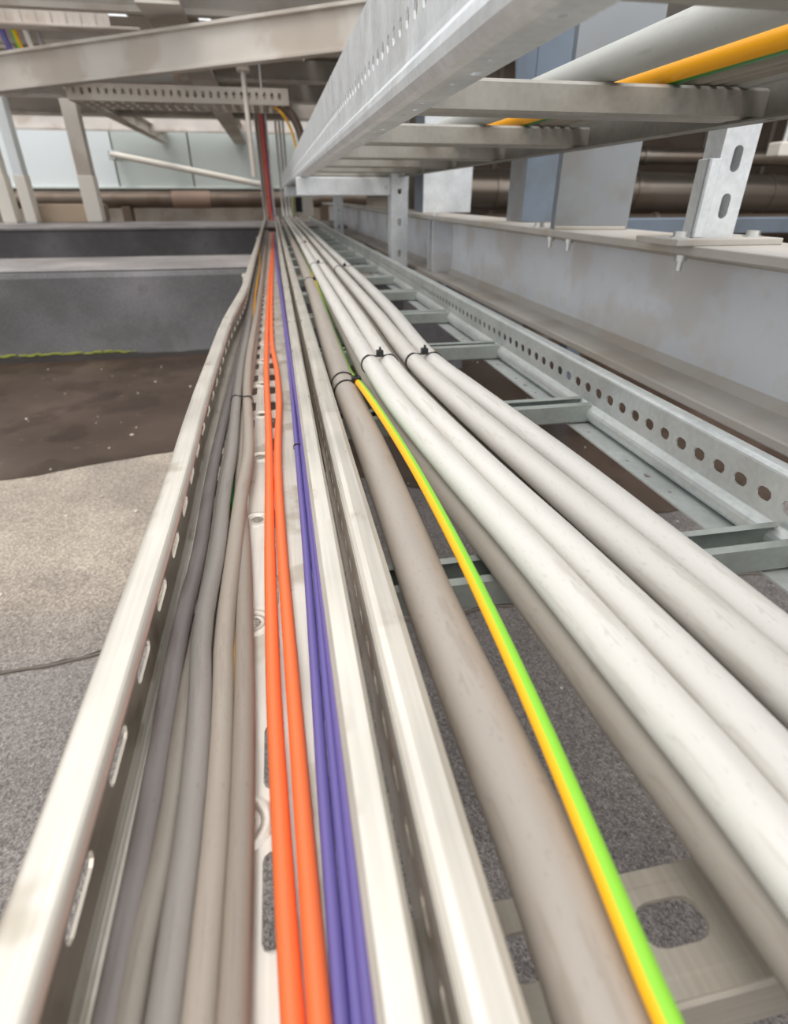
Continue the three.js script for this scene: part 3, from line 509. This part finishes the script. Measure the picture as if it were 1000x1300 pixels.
// ---------------------------------------------------------------- behind the beam
{
  const mk = (name, label, a, b, r, m, rings) => { const o = group(name, label, 'pipe', 'pipes behind the beam'); mesh('pipe_shell', [cyl(a, b, r, 40)], m, o); const A = V(...a), B = V(...b); for (const t of rings) { const p = A.clone().lerp(B, t), q = A.clone().lerp(B, t + 0.008); mesh('joint_band', [cyl(p.toArray(), q.toArray(), r + 0.006, 40)], M.pipe, o); } rebase(o); };
  mk('insulated_pipe', 'large brown metal clad pipe crossing behind the columns', [0.86, 0.635, -2.95], [3.6, 0.60, -2.85], 0.085, M.pipe, [0.07, 0.13, 0.33, 0.6]);
  mk('insulated_pipe', 'slimmer metal clad pipe above the large brown pipe', [0.9, 0.79, -3.1], [3.6, 0.76, -2.8], 0.036, M.pipe, [0.35, 0.7]);
  mk('insulated_pipe', 'dark low pipe beneath the large brown pipe', [0.9, 0.49, -2.6], [3.4, 0.49, -2.3], 0.045, M.pipeDark, [0.3]);
  const o = group('roof_unit', 'dark steel service unit behind the pipes', 'unit');
  mesh('casing', [rbox(0.95, 3.8, 0.01, 1.43, -4.4, -3.4, 0.01)], M.pipeDark, o);
  for (let i = 0; i < 6; i++) mesh('casing_seam', [rbox(1.2 + i * 0.42, 1.225 + i * 0.42, 0.1, 1.40, -3.4, -3.39, 0.003)], M.wallSheet, o);
  rebase(o);
  const t = group('cross_rail', 'blue grey steel rail lying low behind the slotted post', 'rail'); mesh('rail_body', [rbox(0.72, 2.6, 0.50, 0.545, -1.75, -1.69, 0.004)], M.plateBlue, t); mesh('rail_leg', [rbox(0.9, 0.95, 0.005, 0.5, -1.75, -1.69, 0.003)], M.plateBlue, t); mesh('rail_leg', [rbox(2.4, 2.45, 0.005, 0.5, -1.75, -1.69, 0.003)], M.plateBlue, t); rebase(t);
  const b = group('pipe_clamp', 'pale clamp fixed above the pipes near the frame edge', 'clamp'); mesh('clamp_body', [rbox(1.93, 2.02, 0.735, 0.785, -2.27, -2.2, 0.008)], M.cream, b); mesh('clamp_stem', [cyl([1.975, 0.785, -2.24], [1.975, 1.439, -2.24], 0.01)], M.bolt, b); rebase(b);
}
// ---------------------------------------------------------------- roof structure, far walls
{
  const w = group('wall_back', 'far wall of pale metal panels', 'wall', null, 'structure');
  mesh('wall_body', [box(-7, 4.4, 0, 2.4, -9.4, -9.05)], M.wallSheet, w);
  let x = -6.6; const ws = [1.3, 1.25, 0.9, 1.2, 0.95, 1.0, 1.1, 1.2];
  ws.forEach((k, i) => { mesh('panel', [rbox(x, x + k - 0.02, 0.72, 1.42, -9.05, -9.02, 0.006)], i === 2 || i === 3 ? M.sheetPale : M.sheetPanel, w); x += k; });
  mesh('panel_sill', [rbox(-6.6, 2.3, 0.69, 0.72, -9.05, -8.95, 0.006)], M.sheetPanel, w);
  const wr = group('wall_right', 'plain wall behind the service unit', 'wall', null, 'structure');
  mesh('wall_body', [box(4.0, 4.3, 0, 2.4, -9.05, 1.5)], M.wallSheet, wr);
  const c = group('ceiling', 'corrugated steel deck of the platform overhead', 'roof deck', null, 'structure');
  const pr = []; // trapezoid ribs running away from the viewer
  for (let xx = -2.7; xx < 0.2; xx += 0.2) pr.push([xx, 1.42], [xx + 0.06, 1.42], [xx + 0.085, 1.375], [xx + 0.175, 1.375]);
for (const [a, b] of [[-2.75, -3.06], [-3.46, -3.76], [-4.2, -4.61], [-5.0, -5.51], [-6.0, -6.61]]) { mesh('deck_sheet', [sweepZ(sheet(pr, 0.004), a, b)], M.deck, c); mesh('deck_slab', [box(-2.7, 0.3, 1.425, 1.46, b, a)], M.wallSheet, c); }
  mesh('canopy', [box(0.32, 4.3, 1.44, 1.6, -6.3, -2.1)], M.wallSheet, c);
}
function ibeam(name, label, a, b, h, w, m, cat = 'beam', grp = 'steel beams under the platform') { // a, b at mid-height
  const o = group(name, label, cat, grp, 'thing');
  const A = V(...a), B = V(...b), L = A.distanceTo(B);
  const t = 0.012;
  mesh('web', [box(-L / 2, L / 2, -h / 2 + t, h / 2 - t, -0.005, 0.005)], m, o);
  mesh('flange', [rbox(-L / 2, L / 2, h / 2 - t, h / 2, -w / 2, w / 2, 0.002)], m, o);
  mesh('flange', [rbox(-L / 2, L / 2, -h / 2, -h / 2 + t, -w / 2, w / 2, 0.002)], m, o);
  o.position.copy(A.clone().add(B).multiplyScalar(0.5)); const d = B.clone().sub(A);
  o.rotation.order = 'YZX'; o.rotation.y = Math.atan2(-d.z, d.x); o.rotation.z = Math.asin(d.y / L);
  return o;
}
{
  // slanting channel nearest the viewer
  ibeam('platform_beam', 'pale steel channel slanting across in front of the other roof beams', [-2.6, 1.045, -4.27], [0.62, 1.125, -2.34], 0.135, 0.05, M.roofSteel);
  ibeam('platform_girder', 'broad dark girder running away overhead toward the red cables', [-0.34, 1.27, -2.75], [-0.34, 1.27, -9.0], 0.13, 0.155, M.roofSteel);
  ibeam('platform_girder', 'narrow dark girder running away overhead above the far posts', [-1.30, 1.265, -4.4], [-1.30, 1.265, -9.0], 0.12, 0.1, M.roofSteel);
  const lab = ['nearest', 'second', 'third', 'fourth', 'fifth', 'sixth'];
  [[-3.05, 0.10], [-3.75, 0.09], [-4.6, 0.09], [-5.5, 0.09], [-6.6, 0.09], [-8.0, 0.09]].forEach(([z, h], i) => {
    const o = group('purlin', lab[i] + ' cross purlin carrying the roof deck, counted from the viewer', 'purlin', 'purlins under the platform', 'thing');
    const yb = 1.335;
    mesh('purlin_body', [sweepX(sheet([[z + 0.05, yb - h + 0.016], [z + 0.05, yb - h], [z, yb - h], [z, yb], [z - 0.05, yb]], 0.006), -2.7, 2.6), box(-2.7, 2.6, yb, yb + 0.036, z - 0.03, z)], i % 2 ? M.deck : M.roofSteel, o);
    rebase(o);
  });
  { // ribbed sheet on edge under the deck
    const o = group('ribbed_sheet', 'pale ribbed steel sheet hung on edge above the slanting channel', 'sheet');
    const pr = []; for (let x = -2.6; x < -0.62; x += 0.06) pr.push([x, -3.352], [x + 0.024, -3.352], [x + 0.03, -3.344], [x + 0.054, -3.344]);
    const sh = new THREE.ExtrudeGeometry(poly(sheet(pr, 0.003).map(([x, z]) => [x, -z])), { depth: 0.125, bevelEnabled: false }).rotateX(-Math.PI / 2).translate(0, 1.245, 0);
    mesh('ribbed_face', [sh], M.deck, o);
    mesh('lower_lip', [rbox(-2.6, -0.5, 1.236, 1.246, -3.40, -3.31, 0.002)], M.deck, o);
    rebase(o);
  }
  // perforated tray hung under the deck
  const o = group('cable_tray', 'dark perforated cable tray hung crosswise under the platform', 'cable tray');
  const holes = []; const s = poly([[-0.86, 0], [0.122, 0], [0.122, 0.065], [-0.86, 0.065]]);
  for (let x = -0.83; x < 0.1; x += 0.035) s.holes.push(new THREE.Path(slotHole(0, 0, 0.028, 0.014, 4).getPoints().map((v) => new THREE.Vector2(v.y + x, v.x + 0.034))));
  mesh('side_wall', [new THREE.ExtrudeGeometry(s, { depth: 0.002, bevelEnabled: false }).translate(0, 0.98, -3.3)], M.roofSteel, o);
  mesh('side_wall', [box(-0.86, 0.122, 0.98, 1.045, -3.602, -3.6)], M.roofSteel, o);
  const f = poly([[-0.86, -0.15], [0.122, -0.15], [0.122, 0.15], [-0.86, 0.15]]);
  for (let x = -0.82; x < 0.1; x += 0.045) for (const yy of [-0.1, 0, 0.1]) f.holes.push(new THREE.Path(slotHole(0, 0, 0.05, 0.018, 4).getPoints().map((v) => new THREE.Vector2(v.y + x, v.x + yy))));
  mesh('floor_plate', [new THREE.ExtrudeGeometry(f, { depth: 0.002, bevelEnabled: false }).rotateX(-Math.PI / 2).translate(0, 0.98, -3.45)], M.roofSteel, o);
  for (const x of [-0.8, 0.0]) mesh('hanger', [cyl([x, 0.99, -3.61], [x, 1.24, -3.61], 0.006)], M.bolt, o);
  rebase(o);
  const r = group('threaded_rod', 'thin steel rod hanging down from the slanting channel', 'rod'); mesh('rod', [cyl([-0.066, 0.675, -2.82], [-0.066, 1.1, -2.82], 0.010, 12)], M.roofSteel, r); mesh('rod_clip', [rbox(-0.09, -0.04, 1.03, 1.09, -2.85, -2.78, 0.004)], M.roofSteel, r); rebase(r);
  const cv = (dx, dy) => [[-0.6 + dx, -3.4, 0.99 + dy], [0.0 + dx, -3.4, 0.995 + dy], [0.06 + dx, -3.37, 0.985 + dy], [0.115 + dx, -3.35, 0.94 + dy], [0.15 + dx, -3.34, 0.87 + dy], [0.165 + dx, -3.33, 0.76 + dy], [0.17 + dx, -3.33, 0.67]];
  cable('drop_cable', 'dark cable curving down from the end of the hung tray', cv(0.016, 0.012), 0.02, M.pipeDark, 'cables dropping from the hung tray', { n: 14 });
  cable('earth_cable', 'yellow earth cable curving down from the end of the hung tray', cv(-0.02, 0.004), 0.006, M.earth, 'cables dropping from the hung tray', { n: 10 });
  cable('orange_cable', 'short amber cable lying in the hung tray', [[-0.85, -3.34, 0.995], [-0.75, -3.335, 0.996], [-0.5, -3.335, 0.995]], 0.009, std(0xd9951f, { roughness: 0.5 }), 'cables in the hung tray', { n: 10 });
  const d = group('bright_duct', 'shiny pale duct end above the hung tray', 'duct'); mesh('duct_shell', [cyl([-0.9, 1.2, -4.1], [-0.48, 1.215, -4.1], 0.045, 24)], M.sheetPale, d); mesh('duct_cap', [new THREE.SphereGeometry(0.045, 20, 12).translate(-0.48, 1.215, -4.1)], std(0xd8c3b0, { roughness: 0.4 }), d); rebase(d);
  ['purple cable end hanging at the corner of the deck', 'green and yellow cable end hanging at the corner of the deck', 'white cable end hanging at the corner of the deck', 'grey cable end hanging at the corner of the deck'].forEach((l, i) => cable('hanging_cable', l, [[-1.16 + 0.05 * i, -3.62, 1.28], [-1.145 + 0.05 * i, -3.6, 1.22], [-1.12 + 0.05 * i, -3.6, 1.15]], 0.013, [M.purple, M.earth, M.cream, M.grey1][i], 'cables at the corner of the deck', { n: 10 }));
}
{ // left background
  const post = (label, x0, x1, z, y1, m1, m2) => { const o = group('platform_post', label, 'post', 'posts by the far panels'); mesh('post_body', [rbox(x0, x1, 0.38, y1, z - 0.06, z + 0.06, 0.006)], m1, o); mesh('post_foot', [rbox(x0 - 0.004, x1 + 0.004, 0.41, 0.76, z - 0.064, z + 0.064, 0.004)], m2, o); rebase(o); };
  post('taupe post with a white foot standing before the far panels', -1.62, -1.5, -6.0, 1.3, M.roofSteel, M.cream);
  post('pale post at the edge of the far panels, outermost', -2.3, -2.2, -6.0, 1.3, M.cream, M.cream);
  post('pale post beside the outermost far post', -2.12, -2.04, -6.0, 1.3, M.sheetPale, M.cream);
  const c = group('handrail', 'pale tube slanting down in front of the far panels', 'rail'); mesh('tube', [cyl([-1.9, 1.06, -8.6], [0.0, 0.72, -8.6], 0.035, 16)], M.cream, c); mesh('bracket', [rbox(-1.93, -1.85, 1.0, 1.1, -8.96, -8.58, 0.005)], M.sheetPanel, c); mesh('bracket', [rbox(-0.05, 0.03, 0.69, 0.76, -8.96, -8.58, 0.005)], M.sheetPanel, c); rebase(c);
  const p = group('insulated_pipe', 'thick dark brown pipe lying along the foot of the far panels', 'pipe'); mesh('pipe_shell', [cyl([-6, 0.57, -8.2], [1.2, 0.57, -8.2], 0.09, 24)], M.pipeDark, p); mesh('joint_band', [cyl([-1.2, 0.57, -8.2], [-0.75, 0.57, -8.2], 0.096, 24)], std(0x8d7566, { roughness: 0.6 }), p); for (const x of [-4, -1.8, 0.6]) mesh('saddle', [rbox(x, x + 0.1, 0.0, 0.5, -8.3, -8.1, 0.004)], M.pipeDark, p); rebase(p);
  const b = group('timber_box', 'beige box section lying before the dark pipe by the white footed post', 'box section'); mesh('box_body', [rbox(-2.1, -1.52, 0.4, 0.545, -6.05 - 0.2, -6.07, 0.006)], std(0xb7a48e, { roughness: 0.7 }), b); mesh('end_cap', [rbox(-1.525, -1.5, 0.41, 0.535, -6.24, -6.08, 0.004)], std(0x8a7a69, { roughness: 0.7 }), b); rebase(b);
  // white risers and junction box at the end of the ladder
  const gR = 'white cables rising at the far end';
  [[0.10, 0.012], [0.137, 0.012], [0.172, 0.012]].forEach(([x, r], i) => cable('riser_cable', ['white riser cable beside the red cables at the far end', 'white riser cable in the middle at the far end', 'white riser cable farthest from the red cables'][i], [[x, -6.15, 0.428], [x, -6.45, 0.43], [x, -6.62, 0.48], [x, -6.68, 0.65], [x, -6.68, 1.3]], r, M.white, gR, { n: 12 }));
  const j = group('junction_box', 'small pale junction box with a dark window at the ladder end', 'junction box');
  mesh('box_body', [rbox(0.2, 0.42, 0.42, 0.64, -6.84, -6.72, 0.01)], M.cream, j); mesh('window', [rbox(0.235, 0.305, 0.46, 0.60, -6.722, -6.712, 0.003)], M.tie, j); mesh('yellow_edge', [rbox(0.205, 0.222, 0.425, 0.635, -6.722, -6.712, 0.003)], std(0xb9c31f, { roughness: 0.5 }), j); mesh('gland', [cyl([0.42, 0.6, -6.78], [0.48, 0.6, -6.78], 0.025)], M.cream, j); rebase(j);
  const s = group('stand_frame', 'galvanised stand holding the junction box', 'stand'); mesh('stand_leg', [rbox(0.22, 0.26, -0.002, 0.42, -6.8, -6.76, 0.003)], M.galv, s); mesh('stand_leg', [rbox(0.36, 0.4, -0.002, 0.42, -6.8, -6.76, 0.003)], M.galv, s); rebase(s);
}
renderer.render(scene, camera);
